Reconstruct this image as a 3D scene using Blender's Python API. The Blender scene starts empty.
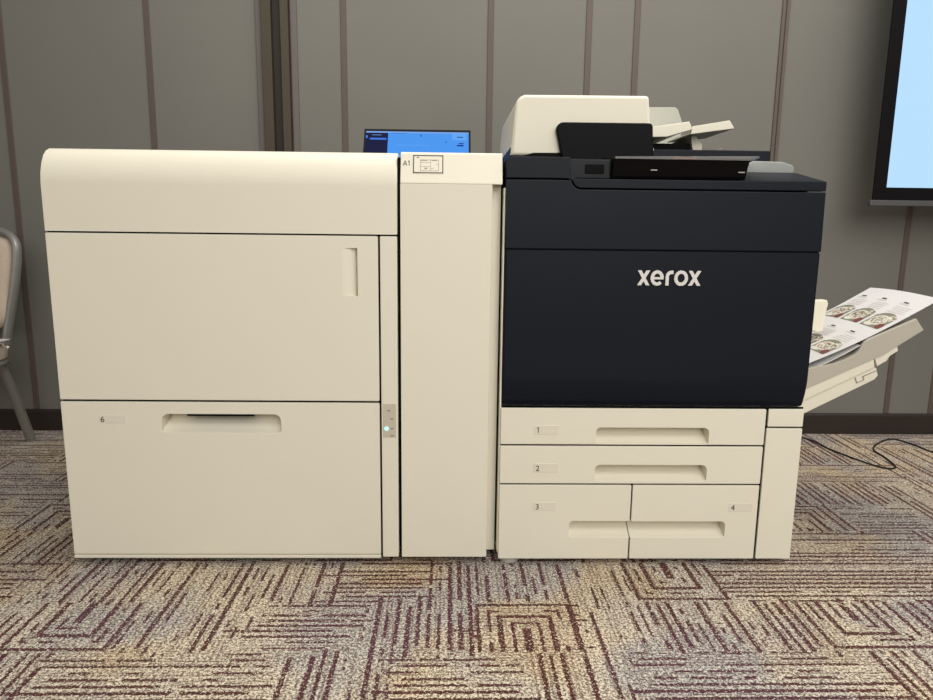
import bpy, bmesh, math, random
from mathutils import Vector, Matrix
random.seed(7)
SC = bpy.context.scene
COL = SC.collection
R = math.radians

# ------------------------------------------------------------------ camera
cam_d = bpy.data.cameras.new('camera')
cam = bpy.data.objects.new('camera', cam_d)
COL.objects.link(cam)
cam_d.sensor_fit = 'HORIZONTAL'
cam_d.sensor_width = 36.0
cam_d.lens = 701.0 / 933.0 * 36.0
cam_d.clip_start = 0.02
TILT, YAW, ROLL = R(9.992), R(1.413), R(-0.666)
fw = Vector((math.sin(YAW) * math.cos(TILT), math.cos(YAW) * math.cos(TILT), -math.sin(TILT)))
rt = Vector((math.cos(YAW), -math.sin(YAW), 0))
dn = fw.cross(rt)
r2 = rt * math.cos(ROLL) + dn * math.sin(ROLL)
d2 = dn * math.cos(ROLL) - rt * math.sin(ROLL)
m = Matrix.Identity(4)
for i in range(3):
    m[i][0] = r2[i]; m[i][1] = -d2[i]; m[i][2] = -fw[i]
m.translation = (0.0, -1.5775, 0.8047)
cam.matrix_world = m
SC.camera = cam

# ------------------------------------------------------------------ world, lights, exposure
W = bpy.data.worlds.new('room_ambient'); SC.world = W
W.use_nodes = True
W.node_tree.nodes['Background'].inputs[0].default_value = (1.0, 0.965, 0.905, 1)
W.node_tree.nodes['Background'].inputs[1].default_value = 0.17

def area(name, loc, target, sx, sy, power, col):
    l = bpy.data.lights.new(name, 'AREA'); l.shape = 'RECTANGLE'; l.size = sx; l.size_y = sy
    l.energy = power; l.color = col
    o = bpy.data.objects.new(name, l); COL.objects.link(o)
    o.location = loc
    o.rotation_euler = (Vector(target) - Vector(loc)).to_track_quat('-Z', 'Y').to_euler()
    return o
area('ceiling_or_fill_light', (0.7, 0.22, 2.85), (0.7, 0.22, 0), 3.6, 0.9, 57, (1.0, 0.955, 0.885))
area('ceiling_or_fill_light', (1.4, -2.2, 2.85), (0.9, -0.9, 0), 3.4, 1.4, 62, (1.0, 0.955, 0.885))
area('ceiling_or_fill_light', (0.9, -5.0, 2.5), (0.0, 0.0, 0.3), 4.0, 2.0, 130, (1.0, 0.955, 0.885))  # added fill lamp aimed at the machine fronts, not a ceiling panel

SC.view_settings.view_transform = 'Standard'
SC.view_settings.look = 'None'
SC.view_settings.gamma = 1.0
SC.view_settings.exposure = 0.0
SC.view_settings.use_curve_mapping = False

# ------------------------------------------------------------------ node helpers
class NT:
    def __init__(s, name):
        s.m = bpy.data.materials.new(name); s.m.use_nodes = True
        s.t = s.m.node_tree; s.b = s.t.nodes['Principled BSDF']
    def n(s, typ, **kw):
        x = s.t.nodes.new(typ)
        for k, v in kw.items(): setattr(x, k, v)
        return x
    def put(s, sock, v):
        if isinstance(v, bpy.types.NodeSocket): s.t.links.new(v, sock)
        elif v is not None: sock.default_value = v
    def math(s, op, a, b=None, c=None, clamp=False):
        x = s.n('ShaderNodeMath', operation=op, use_clamp=clamp)
        s.put(x.inputs[0], a)
        if b is not None: s.put(x.inputs[1], b)
        if c is not None: s.put(x.inputs[2], c)
        return x.outputs[0]
    def noise(s, vec, scale, detail=2.0, rough=0.5):
        x = s.n('ShaderNodeTexNoise'); s.put(x.inputs['Vector'], vec)
        x.inputs['Scale'].default_value = scale; x.inputs['Detail'].default_value = detail
        x.inputs['Roughness'].default_value = rough
        return x.outputs[0]
    def white(s, *v):
        c = s.n('ShaderNodeCombineXYZ')
        for i, a in enumerate(v): s.put(c.inputs[i], a)
        w = s.n('ShaderNodeTexWhiteNoise', noise_dimensions='3D'); s.put(w.inputs['Vector'], c.outputs[0])
        return w.outputs['Value']
    def vec(s, x, y, z=0.0):
        c = s.n('ShaderNodeCombineXYZ')
        for i, a in enumerate((x, y, z)): s.put(c.inputs[i], a)
        return c.outputs[0]
    def mix(s, f, a, b):
        x = s.n('ShaderNodeMix', data_type='RGBA')
        s.put(x.inputs[0], f)
        s.put(x.inputs[6], a); s.put(x.inputs[7], b)
        return x.outputs[2]
    def ramp(s, f, lo, hi):
        x = s.n('ShaderNodeMapRange'); s.put(x.inputs[0], f)
        x.inputs[1].default_value = lo; x.inputs[2].default_value = hi
        return x.outputs[0]
    def objco(s):
        return s.n('ShaderNodeTexCoord').outputs['Object']

def lin(r, g, b):
    f = lambda c: (c / 255.0 / 12.92) if c <= 10 else ((c / 255.0 + 0.055) / 1.055) ** 2.4
    return (f(r), f(g), f(b), 1)

def pmat(name, col, rough=0.5, metal=0.0, var=0.04, scale=60.0, bump=0.0, bscale=900.0, spec=None, coat=0.0):
    t = NT(name)
    co = t.objco()
    nz = t.noise(co, scale, 3)
    dark = tuple(c * (1 - var) for c in col[:3]) + (1,)
    lite = tuple(min(1, c * (1 + var)) for c in col[:3]) + (1,)
    t.put(t.b.inputs['Base Color'], t.mix(nz, dark, lite))
    t.b.inputs['Roughness'].default_value = rough
    t.b.inputs['Metallic'].default_value = metal
    if spec is not None: t.b.inputs['Specular IOR Level'].default_value = spec
    if coat: t.b.inputs['Coat Weight'].default_value = coat
    if bump:
        bp = t.n('ShaderNodeBump'); bp.inputs['Strength'].default_value = bump
        bp.inputs['Distance'].default_value = 0.0005
        t.put(bp.inputs['Height'], t.noise(co, bscale, 2))
        t.put(t.b.inputs['Normal'], bp.outputs[0])
    return t.m

def emat(name, col, strength=1.0):
    t = NT(name)
    t.b.inputs['Base Color'].default_value = (0.001, 0.001, 0.001, 1)
    t.b.inputs['Roughness'].default_value = 0.5
    t.b.inputs['Specular IOR Level'].default_value = 0.05
    t.b.inputs['Emission Color'].default_value = col
    t.b.inputs['Emission Strength'].default_value = strength
    return t.m

CREAM = pmat('cream_plastic', (0.78, 0.746, 0.628, 1), 0.55, var=0.012, scale=8, bump=0.05)
CREAM2 = pmat('cream_label_plastic', (0.742, 0.70, 0.593, 1), 0.5, var=0.01, scale=8)
TRAYG = pmat('warm_grey_plastic', (0.47, 0.44, 0.375, 1), 0.55, var=0.015, scale=10, bump=0.05)
NAVY = pmat('navy_black_plastic', (0.0058, 0.0085, 0.0145, 1), 0.45, var=0.05, scale=10, bump=0.08, spec=0.17)
GLOSS = pmat('glossy_black_plastic', (0.004, 0.0037, 0.004, 1), 0.3, var=0.05, scale=10, spec=0.1)
BLACK = pmat('black_plastic', (0.003, 0.003, 0.003, 1), 0.6, var=0.1, scale=20, spec=0.08)
CARC = pmat('dark_carcass', (0.010, 0.008, 0.007, 1), 0.8, var=0.1, scale=20)
RUB = pmat('black_rubber', (0.012, 0.011, 0.010, 1), 0.8, var=0.1, scale=40)
FOOT = pmat('grey_foot_plastic', (0.42, 0.40, 0.36, 1), 0.5, var=0.03, scale=20)
SILV = pmat('silver_letter_plastic', (0.74, 0.73, 0.71, 1), 0.38, 0.25, var=0.02, scale=40)
GREYG = pmat('grey_guide_plastic', (0.44, 0.45, 0.40, 1), 0.5, var=0.02, scale=15)
LGREY = pmat('pale_grey_glossy_plastic', (0.33, 0.345, 0.345, 1), 0.15, var=0.03, scale=30)
METAL = pmat('grey_chair_metal', (0.30, 0.30, 0.28, 1), 0.4, 0.55, var=0.06, scale=30)
PADM = pmat('beige_chair_fabric', (0.46, 0.385, 0.305, 1), 0.9, var=0.12, scale=120, bump=0.4, bscale=700)
PAPER = pmat('white_paper', (0.66, 0.652, 0.66, 1), 0.7, var=0.01, scale=20)
INK = pmat('dark_ink', (0.045, 0.040, 0.035, 1), 0.6, var=0.05, scale=20)
INKL = pmat('grey_ink', (0.30, 0.27, 0.23, 1), 0.6, var=0.05, scale=20)
BROWN = pmat('dark_brown_wood', (0.019, 0.0125, 0.009, 1), 0.55, var=0.25, scale=14, bump=0.1, bscale=200)
SEAM = pmat('brown_seam_trim', (0.092, 0.070, 0.058, 1), 0.6, var=0.08, scale=30)
MAUVE = pmat('mauve_edge_trim', (0.125, 0.106, 0.10, 1), 0.6, var=0.06, scale=30)
OLIVE = pmat('olive_brown_stile', (0.050, 0.037, 0.022, 1), 0.5, var=0.06, scale=30)
DGAP = pmat('dark_brown_gap', (0.012, 0.008, 0.005, 1), 0.6, var=0.06, scale=30)
ALU = pmat('dark_grey_batten_metal', (0.10, 0.10, 0.10, 1), 0.4, 0.4, var=0.05, scale=30)
SCRB = pmat('black_screen_border', (0.005, 0.004, 0.005, 1), 0.8, var=0.1, scale=40, spec=0.1)
LAPM = pmat('black_laptop_shell', (0.004, 0.004, 0.005, 1), 0.5, var=0.05, scale=40, spec=0.1)
KEYM = pmat('dark_keycap', (0.02, 0.02, 0.022, 1), 0.5, var=0.05, scale=40)

# ------------------------------------------------------------------ wall fabric
def wall_material():
    t = NT('grey_wall_fabric')
    co = t.objco()
    big = t.noise(co, 1.3, 2); fine = t.noise(co, 260, 2, 0.7)
    c = t.mix(t.ramp(big, 0.3, 0.7), (0.150, 0.148, 0.132, 1), (0.168, 0.165, 0.147, 1))
    c = t.mix(t.math('MULTIPLY', fine, 0.25), c, (0.136, 0.133, 0.119, 1))
    t.put(t.b.inputs['Base Color'], c)
    t.b.inputs['Roughness'].default_value = 0.75
    bp = t.n('ShaderNodeBump'); bp.inputs['Strength'].default_value = 0.15; bp.inputs['Distance'].default_value = 0.001
    t.put(bp.inputs['Height'], fine); t.put(t.b.inputs['Normal'], bp.outputs[0])
    return t.m
WALL = wall_material()

# ------------------------------------------------------------------ carpet
def carpet_material():
    t = NT('patterned_carpet')
    M = t.math
    sep = t.n('ShaderNodeSeparateXYZ'); co = t.objco(); t.put(sep.inputs[0], co)
    x0, y0 = sep.outputs[0], sep.outputs[1]
    def sub(a, b): return M('SUBTRACT', a, b)
    def add(a, b): return M('ADD', a, b)
    def mul(a, b): return M('MULTIPLY', a, b)
    def sel(f, a, b): return add(mul(f, a), mul(sub(1.0, f), b))
    # hand-woven wobble
    x = add(x0, mul(sub(t.noise(co, 150, 2, 0.6), 0.5), 0.012))
    y = add(y0, mul(sub(t.noise(t.vec(x0, y0, 7.7), 150, 2, 0.6), 0.5), 0.012))
    CY, CX = 0.182, 0.46
    def cell(px, py):
        yy = M('DIVIDE', add(py, 0.353), CY)
        row = M('FLOOR', yy); fy = sub(yy, row)
        xx = add(M('DIVIDE', px, CX), mul(t.white(row, 3.0, 1.0), 1.0))
        c = M('FLOOR', xx); fx = sub(xx, c)
        # each block is split once more at a random place
        cut = add(0.34, mul(t.white(c, row, 9.1), 0.32))
        side = M('GREATER_THAN', fx, cut)
        idc = add(mul(c, 2.0), side)
        r1 = t.white(idc, row, 0.5); r2 = t.white(idc, row, 7.5)
        par = M('MODULO', M('ABSOLUTE', row), 2.0)
        away = M('LESS_THAN', add(r1, mul(par, 0.30)), 0.66)
        return row, idc, fx, fy, cut, side, away, r2
    def stripe(coord, seed, per):
        q = M('DIVIDE', coord, per); k = M('FLOOR', q); f = sub(q, k)
        lr = t.white(k, seed, 2.2)
        wd = add(0.23, mul(lr, 0.26))
        return k, lr, M('LESS_THAN', f, wd)
    def broken(along, k, lr, seed):
        n_ = t.noise(t.vec(mul(along, 11.0), mul(k, 3.7), seed), 1.0, 2, 0.6)
        return M('GREATER_THAN', add(n_, mul(sub(lr, 0.5), 0.36)), 0.445)
    # lines running away from the viewer, with ragged ends
    kA, lrA, lnA = stripe(x, 1.0, 0.0215)
    rA, iA, fxA, fyA, cA, sA, awA, r2A = cell(x, add(y, mul(sub(t.white(kA, 4.0, 4.0), 0.5), 0.045)))
    A = mul(mul(lnA, broken(y, kA, lrA, 1.5)), awA)
    # lines running across
    kB, lrB, lnB = stripe(y, 2.0, 0.0190)
    rB, iB, fxB, fyB, cB, sB, awB, r2B = cell(add(x, mul(sub(t.white(kB, 5.0, 4.0), 0.5), 0.11)), y)
    B = mul(mul(lnB, broken(x, kB, lrB, 3.5)), sub(1.0, awB))
    # nested U shapes in some blocks
    r0, i0, fx0, fy0, c0, s0, aw0, r20 = cell(x, y)
    mid = sel(s0, mul(add(c0, 1.0), 0.5), mul(c0, 0.5))
    dx = mul(M('ABSOLUTE', sub(fx0, mid)), CX)
    flip = sub(mul(M('GREATER_THAN', t.white(i0, r0, 3.3), 0.5), 2.0), 1.0)
    dy = mul(mul(sub(fy0, 0.5), CY), flip)
    kC, lrC, lnC = stripe(M('MAXIMUM', dx, add(dy, 0.02)), 3.0, 0.0235)
    C = mul(lnC, broken(add(x, y), kC, lrC, 8.0))
    isn = M('GREATER_THAN', r20, 0.84)
    line = sel(isn, C, M('MAXIMUM', A, B))
    fleck = t.noise(co, 230, 3, 0.75)
    sp2 = t.noise(t.vec(x0, y0, 3.0), 170, 3, 0.75)
    wear = M('LESS_THAN', sp2, 0.60)
    # faint thin threads between the strong lines
    kD, lrD, lnD = stripe(x, 6.0, 0.0093); kE, lrE, lnE = stripe(y, 7.0, 0.0083)
    thin = sel(awA, mul(lnD, broken(y, kD, lrD, 5.5)), mul(lnE, broken(x, kE, lrE, 6.5)))
    mask = mul(M('MAXIMUM', line, mul(thin, 0.5)), wear)
    # colours of the ground
    n1 = t.noise(co, 2.6, 2); n2 = t.noise(t.vec(add(x0, 9.3), y0, 4.0), 3.6, 2)
    n3 = t.noise(t.vec(x0, add(y0, 21.0), 2.0), 3.0, 2)
    base = t.mix(t.ramp(n1, 0.40, 0.62), (0.76, 0.655, 0.48, 1), (0.60, 0.545, 0.47, 1))
    base = t.mix(mul(t.ramp(n2, 0.50, 0.66), 0.7), base, (0.66, 0.48, 0.25, 1))
    base = t.mix(mul(t.ramp(n3, 0.46, 0.58), 0.8), base, (0.40, 0.405, 0.415, 1))
    base = t.mix(mul(t.ramp(sp2, 0.51, 0.58), 0.75), base, (0.80, 0.72, 0.58, 1))
    base = t.mix(mul(t.ramp(M('MULTIPLY', sp2, -1.0), -0.49, -0.43), 0.85), base, (0.115, 0.085, 0.078, 1))
    base = t.mix(mul(t.ramp(M('MULTIPLY', fleck, -1.0), -0.48, -0.43), 0.85), base, (0.085, 0.065, 0.055, 1))
    lc = t.mix(t.white(kA, kB, 5.1), (0.045, 0.006, 0.0055, 1), (0.075, 0.013, 0.015, 1))
    lc = t.mix(mul(t.ramp(n3, 0.46, 0.58), 0.8), lc, (0.075, 0.018, 0.038, 1))
    c = t.mix(mul(mask, 0.92), base, lc)
    t.put(t.b.inputs['Base Color'], c)
    t.b.inputs['Roughness'].default_value = 0.95
    t.b.inputs['Specular IOR Level'].default_value = 0.1
    bp = t.n('ShaderNodeBump'); bp.inputs['Strength'].default_value = 0.5; bp.inputs['Distance'].default_value = 0.003
    t.put(bp.inputs['Height'], sub(fleck, mul(mask, 0.4)))
    t.put(t.b.inputs['Normal'], bp.outputs[0])
    return t.m
CARPET = carpet_material()

# ------------------------------------------------------------------ mesh helpers
def finish(name, bm, mats, parent=None, smooth=35.0):
    bmesh.ops.recalc_face_normals(bm, faces=bm.faces[:])
    me = bpy.data.meshes.new(name); bm.to_mesh(me); bm.free()
    for mt in (mats if isinstance(mats, (list, tuple)) else [mats]): me.materials.append(mt)
    if smooth is not None:
        for p in me.polygons: p.use_smooth = True
        me.set_sharp_from_angle(angle=R(smooth))
    o = bpy.data.objects.new(name, me); COL.objects.link(o)
    if smooth is not None:
        wn = o.modifiers.new('normals', 'WEIGHTED_NORMAL'); wn.keep_sharp = True; wn.weight = 100
    if parent is not None:
        o.parent = parent
        o.matrix_parent_inverse = parent_world(parent).inverted()
    return o

def parent_world(o):
    mm = o.matrix_basis.copy()
    if o.parent is not None: mm = parent_world(o.parent) @ o.matrix_parent_inverse @ mm
    return mm

def thing(name, label, cat, loc=(0, 0, 0), group=None):
    o = bpy.data.objects.new(name, None); COL.objects.link(o)
    o.location = loc; o.empty_display_size = 0.05
    tag(o, label, cat, group); return o

def tag(o, label, cat, group=None):
    o['label'] = label; o['category'] = cat
    if group: o['group'] = group
    return o

def lab(o, text): o['label'] = text; return o
def struct(o): o['kind'] = 'structure'; return o

def box(bm, x0, x1, y0, y1, z0, z1, r=0.0, seg=2, mi=0):
    vs = [bm.verts.new(p) for p in ((x0, y0, z0), (x1, y0, z0), (x1, y1, z0), (x0, y1, z0), (x0, y0, z1), (x1, y0, z1), (x1, y1, z1), (x0, y1, z1))]
    fs = [bm.faces.new([vs[i] for i in q]) for q in ((3, 2, 1, 0), (4, 5, 6, 7), (0, 1, 5, 4), (1, 2, 6, 5), (2, 3, 7, 6), (3, 0, 4, 7))]
    for f in fs: f.material_index = mi
    if r > 0:
        es = list({e for f in fs for e in f.edges})
        bmesh.ops.bevel(bm, geom=es, offset=r, segments=seg, profile=0.5, affect='EDGES', clamp_overlap=True, material=mi)
    return bm

def nbox(*a, **k): return box(bmesh.new(), *a, **k)

def prism(bm, pts, axis, a, b, r=0.0, seg=2, mi=0, caps=True):
    """pts: outline in the two axes other than `axis` (x: (y,z), y: (x,z), z: (x,y)), extruded a..b"""
    def P(p, t):
        return {'x': (t, p[0], p[1]), 'y': (p[0], t, p[1]), 'z': (p[0], p[1], t)}[axis]
    n = len(pts)
    A = [bm.verts.new(P(p, a)) for p in pts]; B = [bm.verts.new(P(p, b)) for p in pts]
    fs = [bm.faces.new(A), bm.faces.new(B[::-1])]
    for i in range(n): fs.append(bm.faces.new((A[i], B[i], B[(i + 1) % n], A[(i + 1) % n])))
    for f in fs: f.material_index = mi
    if r > 0:
        es = list(fs[0].edges) + list(fs[1].edges)
        bmesh.ops.recalc_face_normals(bm, faces=fs)
        bmesh.ops.bevel(bm, geom=es, offset=r, segments=seg, profile=0.5, affect='EDGES', clamp_overlap=True, material=mi)
    return bm

def nprism(*a, **k): return prism(bmesh.new(), *a, **k)

def arc(cx, cy, r, a0, a1, n=6):
    return [(cx + r * math.cos(R(a0 + (a1 - a0) * i / n)), cy + r * math.sin(R(a0 + (a1 - a0) * i / n))) for i in range(n + 1)]

def rrect(x0, x1, z0, z1, r, n=4):
    return arc(x1 - r, z1 - r, r, 0, 90, n) + arc(x0 + r, z1 - r, r, 90, 180, n) + arc(x0 + r, z0 + r, r, 180, 270, n) + arc(x1 - r, z0 + r, r, 270, 360, n)

def cyl(bm, c, axis, r, l, n=20, mi=0):
    c = Vector(c); ax = {'x': Vector((1, 0, 0)), 'y': Vector((0, 1, 0)), 'z': Vector((0, 0, 1))}[axis]
    u = ax.orthogonal().normalized(); v = ax.cross(u)
    prof = [(r * 0.92, -l / 2), (r, -l / 2 + r * 0.08), (r, l / 2 - r * 0.08), (r * 0.92, l / 2)]
    rings = [[bm.verts.new(c + ax * h + (u * math.cos(2 * math.pi * i / n) + v * math.sin(2 * math.pi * i / n)) * rr) for i in range(n)] for rr, h in prof]
    for j in range(3):
        for i in range(n):
            bm.faces.new((rings[j][i], rings[j][(i + 1) % n], rings[j + 1][(i + 1) % n], rings[j + 1][i])).material_index = mi
    bm.faces.new(rings[0][::-1]).material_index = mi; bm.faces.new(rings[-1]).material_index = mi
    return bm

def catmull(pts, n=6, closed=False):
    P = [Vector(p) for p in pts]; out = []
    L = len(P)
    for i in range(L if closed else L - 1):
        if closed: a, b, c, d = P[(i - 1) % L], P[i], P[(i + 1) % L], P[(i + 2) % L]
        else: a, b, c, d = P[max(i - 1, 0)], P[i], P[i + 1], P[min(i + 2, L - 1)]
        for k in range(n):
            t = k / n
            out.append(0.5 * ((2 * b) + (c - a) * t + (2 * a - 5 * b + 4 * c - d) * t * t + (3 * b - a - 3 * c + d) * t ** 3))
    if not closed: out.append(P[-1])
    return out

def tube(bm, pts, ra, rb=None, n=10, closed=False, up=Vector((0, 0, 1))):
    """swept elliptical bar; ra is the half width across `up`-side frame, rb the other half width"""
    rb = rb or ra
    P = [Vector(p) for p in pts]; L = len(P); rings = []
    nrm = None
    for i, p in enumerate(P):
        if closed: t = (P[(i + 1) % L] - P[i - 1]).normalized()
        else: t = (P[min(i + 1, L - 1)] - P[max(i - 1, 0)]).normalized()
        if nrm is None:
            nrm = up - t * up.dot(t)
            if nrm.length < 1e-4: nrm = t.orthogonal()
            nrm.normalize()
        else:
            nrm = (nrm - t * nrm.dot(t)).normalized()
        b = t.cross(nrm)
        rings.append([bm.verts.new(p + nrm * math.cos(2 * math.pi * k / n) * ra + b * math.sin(2 * math.pi * k / n) * rb) for k in range(n)])
    for i in range(L if closed else L - 1):
        A, B = rings[i], rings[(i + 1) % L]
        for k in range(n): bm.faces.new((A[k], A[(k + 1) % n], B[(k + 1) % n], B[k]))
    if not closed:
        bm.faces.new(rings[0][::-1]); bm.faces.new(rings[-1])
    return bm

def carve(o, cutters):
    """boolean-difference the cutters (bmeshes) out of the mesh of o"""
    temps = []
    o.modifiers.clear()
    for c in cutters:
        bmesh.ops.recalc_face_normals(c, faces=c.faces[:])
        me = bpy.data.meshes.new('cutter'); c.to_mesh(me); c.free()
        t = bpy.data.objects.new('cutter', me); COL.objects.link(t); temps.append(t)
        md = o.modifiers.new('cut', 'BOOLEAN'); md.operation = 'DIFFERENCE'; md.solver = 'EXACT'; md.object = t
    bpy.context.view_layer.update()
    dg = bpy.context.evaluated_depsgraph_get()
    new = bpy.data.meshes.new_from_object(o.evaluated_get(dg))
    o.modifiers.clear()
    old = o.data; nm = old.name
    mats = [x for x in old.materials]
    o.data = new; bpy.data.meshes.remove(old); new.name = nm
    new.materials.clear()
    for x in mats: new.materials.append(x)
    for p in new.polygons:
        p.use_smooth = True; p.material_index = 0
    new.set_sharp_from_angle(angle=R(30))
    wn = o.modifiers.new('normals', 'WEIGHTED_NORMAL'); wn.keep_sharp = True; wn.weight = 100
    for t in temps:
        me = t.data; bpy.data.objects.remove(t); bpy.data.meshes.remove(me)
    return o

def scoop(x0, x1, z0, z1, dep, y=0.0, r=0.009, left=True, right=True):
    """hand-hold pocket: flat roof, floor that curves up and back"""
    xs = []
    n = 5
    if left: xs += [(x0 + r - r * math.cos(R(90 * i / n)), r - r * math.sin(R(90 * i / n))) for i in range(n + 1)]
    else: xs += [(x0, 0.0)]
    if right: xs += [(x1 - r + r * math.sin(R(90 * i / n)), r - r * math.cos(R(90 * i / n))) for i in range(n + 1)]
    else: xs += [(x1, 0.0)]
    bm = bmesh.new(); rings = []
    for x, ins in xs:
        zt, zb = z1 - ins, z0 + ins * 0.35
        pts = [(y - 0.02, zt), (y - 0.02, zb), (y, zb)]
        for i in range(1, 9):
            a = R(90 * i / 8)
            pts.append((y + dep * i / 8, zb + (zt - zb) * 0.86 * (i / 8) ** 1.25))
        pts.append((y + dep, zt))
        rings.append([bm.verts.new((x, p[0], p[1])) for p in pts])
    k = len(rings[0])
    for i in range(len(rings) - 1):
        for j in range(k):
            bm.faces.new((rings[i][j], rings[i][(j + 1) % k], rings[i + 1][(j + 1) % k], rings[i + 1][j]))
    bm.faces.new(rings[0][::-1]); bm.faces.new(rings[-1])
    return bm

def text_mesh(name, s, size, mt, parent, loc, rx=90.0, depth=0.0004):
    if s.endswith('1'):
        return one_mesh(name, s, size, mt, parent, loc, rx)
    cu = bpy.data.curves.new(name, 'FONT'); cu.body = s; cu.size = size; cu.extrude = depth
    t = bpy.data.objects.new('text_source', cu); COL.objects.link(t)
    bpy.context.view_layer.update()
    me = bpy.data.meshes.new_from_object(t.evaluated_get(bpy.context.evaluated_depsgraph_get()))
    bpy.data.objects.remove(t); bpy.data.curves.remove(cu)
    me.name = name
    me.transform(Matrix.Translation(loc) @ Matrix.Rotation(R(rx), 4, 'X'))
    me.materials.clear(); me.materials.append(mt)
    o = bpy.data.objects.new(name, me); COL.objects.link(o)
    o.parent = parent; o.matrix_parent_inverse = parent_world(parent).inverted()
    return o

def one_mesh(name, s, size, mt, parent, loc, rx):
    # figure one with its flag (and a capital A before it when asked), drawn as flat strokes
    bm = bmesh.new(); k = size; w = 0.085 * k
    def stroke(p, q):
        p, q = Vector(p) * k, Vector(q) * k
        d = (q - p).normalized(); n_ = Vector((-d.y, d.x)) * w / 2
        vs = [bm.verts.new((v.x, v.y, h)) for h in (-0.0003, 0.0003) for v in (p + n_, p - n_, q - n_, q + n_)]
        for f in ((3, 2, 1, 0), (4, 5, 6, 7), (0, 1, 5, 4), (1, 2, 6, 5), (2, 3, 7, 6), (3, 0, 4, 7)): bm.faces.new([vs[i] for i in f])
    ox = 0.10
    if s[0] == 'A':
        stroke((0.0, 0.0), (0.24, 0.70)); stroke((0.24, 0.70), (0.48, 0.0)); stroke((0.08, 0.23), (0.40, 0.23)); ox = 0.62
    stroke((ox + 0.17, 0.0), (ox + 0.17, 0.72)); stroke((ox + 0.17, 0.68), (ox, 0.54))
    bm.transform(Matrix.Translation(loc) @ Matrix.Rotation(R(rx), 4, 'X'))
    return finish(name, bm, mt, parent, smooth=None)

# ================================================================== SETTING
WY = 1.12
KX = 1.0185                      # seam positions measured on a plane a little nearer
bm = bmesh.new(); box(bm, -4.5, 4.5, -4.5, WY + 0.12, -0.06, 0.0)
struct(finish('floor', bm, CARPET, smooth=None))
bm = bmesh.new(); box(bm, -4.5, 4.5, WY, WY + 0.12, 0.0, 3.0)
struct(finish('wall_back', bm, WALL, smooth=None))
bm = bmesh.new()
prism(bm, [(WY, 0.0), (WY - 0.014, 0.0), (WY - 0.014, 0.072), (WY - 0.008, 0.083), (WY, 0.083)], 'x', -4.5, 4.5)
struct(finish('baseboard_back', bm, BROWN))
ti = 0
def trim(x0, x1, mt, proud=0.004, z0=0.083):
    global ti
    ti += 1
    b = nbox(x0 * KX, x1 * KX, WY - proud, WY + 0.002, z0, 3.0, 0.0012, 1)
    return struct(finish('trim_%d' % ti, b, mt))
for xc in (-1.580, -1.070, -0.383, 0.138, 0.488, 0.660, 1.725, 1.903):
    trim(xc - 0.0105, xc + 0.0105, SEAM)
trim(1.1775, 1.189, SEAM, 0.006); trim(1.193, 1.2045, SEAM, 0.006)
trim(-0.690, -0.668, MAUVE, 0.010)
trim(-0.6665, -0.632, OLIVE, 0.030); trim(-0.632, -0.600, DGAP, 0.006); trim(-0.600, -0.572, OLIVE, 0.030)
trim(-0.568, -0.546, MAUVE, 0.010)

# ================================================================== LEFT PAPER FEEDER
pf = thing('paper_feeder', 'wide cream high-capacity paper feeder cabinet at the left, with tray 6', 'paper feeder', (-0.502, 0.35, 0))
TOPP = [(0, 0.785), (0, 0.888), (0.003, 0.910), (0.010, 0.931), (0.020, 0.948), (0.032, 0.959), (0.044, 0.964), (0.065, 0.964), (0.072, 0.948), (0.072, 0.785)]
b = nprism(TOPP, 'x', -0.889, -0.1175, 0.003, 2)
finish('top_cover', b, CREAM, pf)
# carcass with its low top deck
b = nbox(-0.880, -0.120, 0.078, 0.695, 0.060, 0.8995, 0.003)
finish('cabinet_body', b, CARC, pf)
b = nbox(-0.889, -0.880, 0.024, 0.70, 0.040, 0.905, 0.002); box(b, -0.889, -0.118, 0.695, 0.702, 0.04, 0.905, 0.002)
box(b, -0.880, -0.118, 0.073, 0.695, 0.900, 0.905, 0.001)
finish('side_panel', b, CREAM, pf)
dr = finish('door', nbox(-0.889, -0.1605, 0.0, 0.030, 0.4045, 0.7815, 0.003, 2), CREAM, pf)
# vertical hand-hold: deep at the right, running out to the left
hp = [(-0.2435, -0.02), (-0.2435, 0.0)]
hp += [(-0.2435 + 0.036 * math.sin(R(90 * i / 8)), 0.026 * (1 - math.cos(R(90 * i / 8)))) for i in range(1, 9)]
hp += [(-0.2065, 0.026), (-0.2065, -0.02)]
carve(dr, [nprism(hp, 'z', 0.648, 0.7545)])
dw = finish('drawer', nbox(-0.889, -0.1605, 0.0, 0.075, 0.0265, 0.4005, 0.003, 2), CREAM, pf)
carve(dw, [scoop(-0.6615, -0.388, 0.3275, 0.3725, 0.056, r=0.016)])
lab(finish('handle_slot', nbox(-0.605, -0.452, 0.0050, 0.0400, 0.3660, 0.3722, 0.0006, 1), BLACK, dw), 'black slot above the hand-hold')
b = nbox(-0.8045, -0.742, -0.0008, 0.004, 0.3495, 0.3695, 0.0007, 1)
lp = finish('label_plate', b, CREAM2, dw)
text_mesh('numeral', '6', 0.0195, INK, dw, (-0.8005, -0.0009, 0.3525))
finish('bottom_lip', nbox(-0.889, -0.1605, 0.0, 0.06, 0.0165, 0.0250, 0.002, 2), CREAM, pf)
sp = finish('trim_strip', nbox(-0.1567, -0.1180, 0.0, 0.030, 0.0195, 0.7815, 0.003, 2), CREAM, pf)
ip = finish('indicator_panel', nbox(-0.1530, -0.1225, -0.0007, 0.003, 0.318, 0.399, 0.0006, 1), pmat('indicator_grey', (0.56, 0.515, 0.42, 1), 0.5), sp)
b = bmesh.new()
for (cx, cz) in ((-0.1395, 0.383), (-0.1325, 0.363), (-0.132, 0.340), (-0.132, 0.323)):
    box(b, cx - 0.0035, cx + 0.0035, -0.0014, 0.0, cz - 0.0018, cz + 0.0018)
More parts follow.
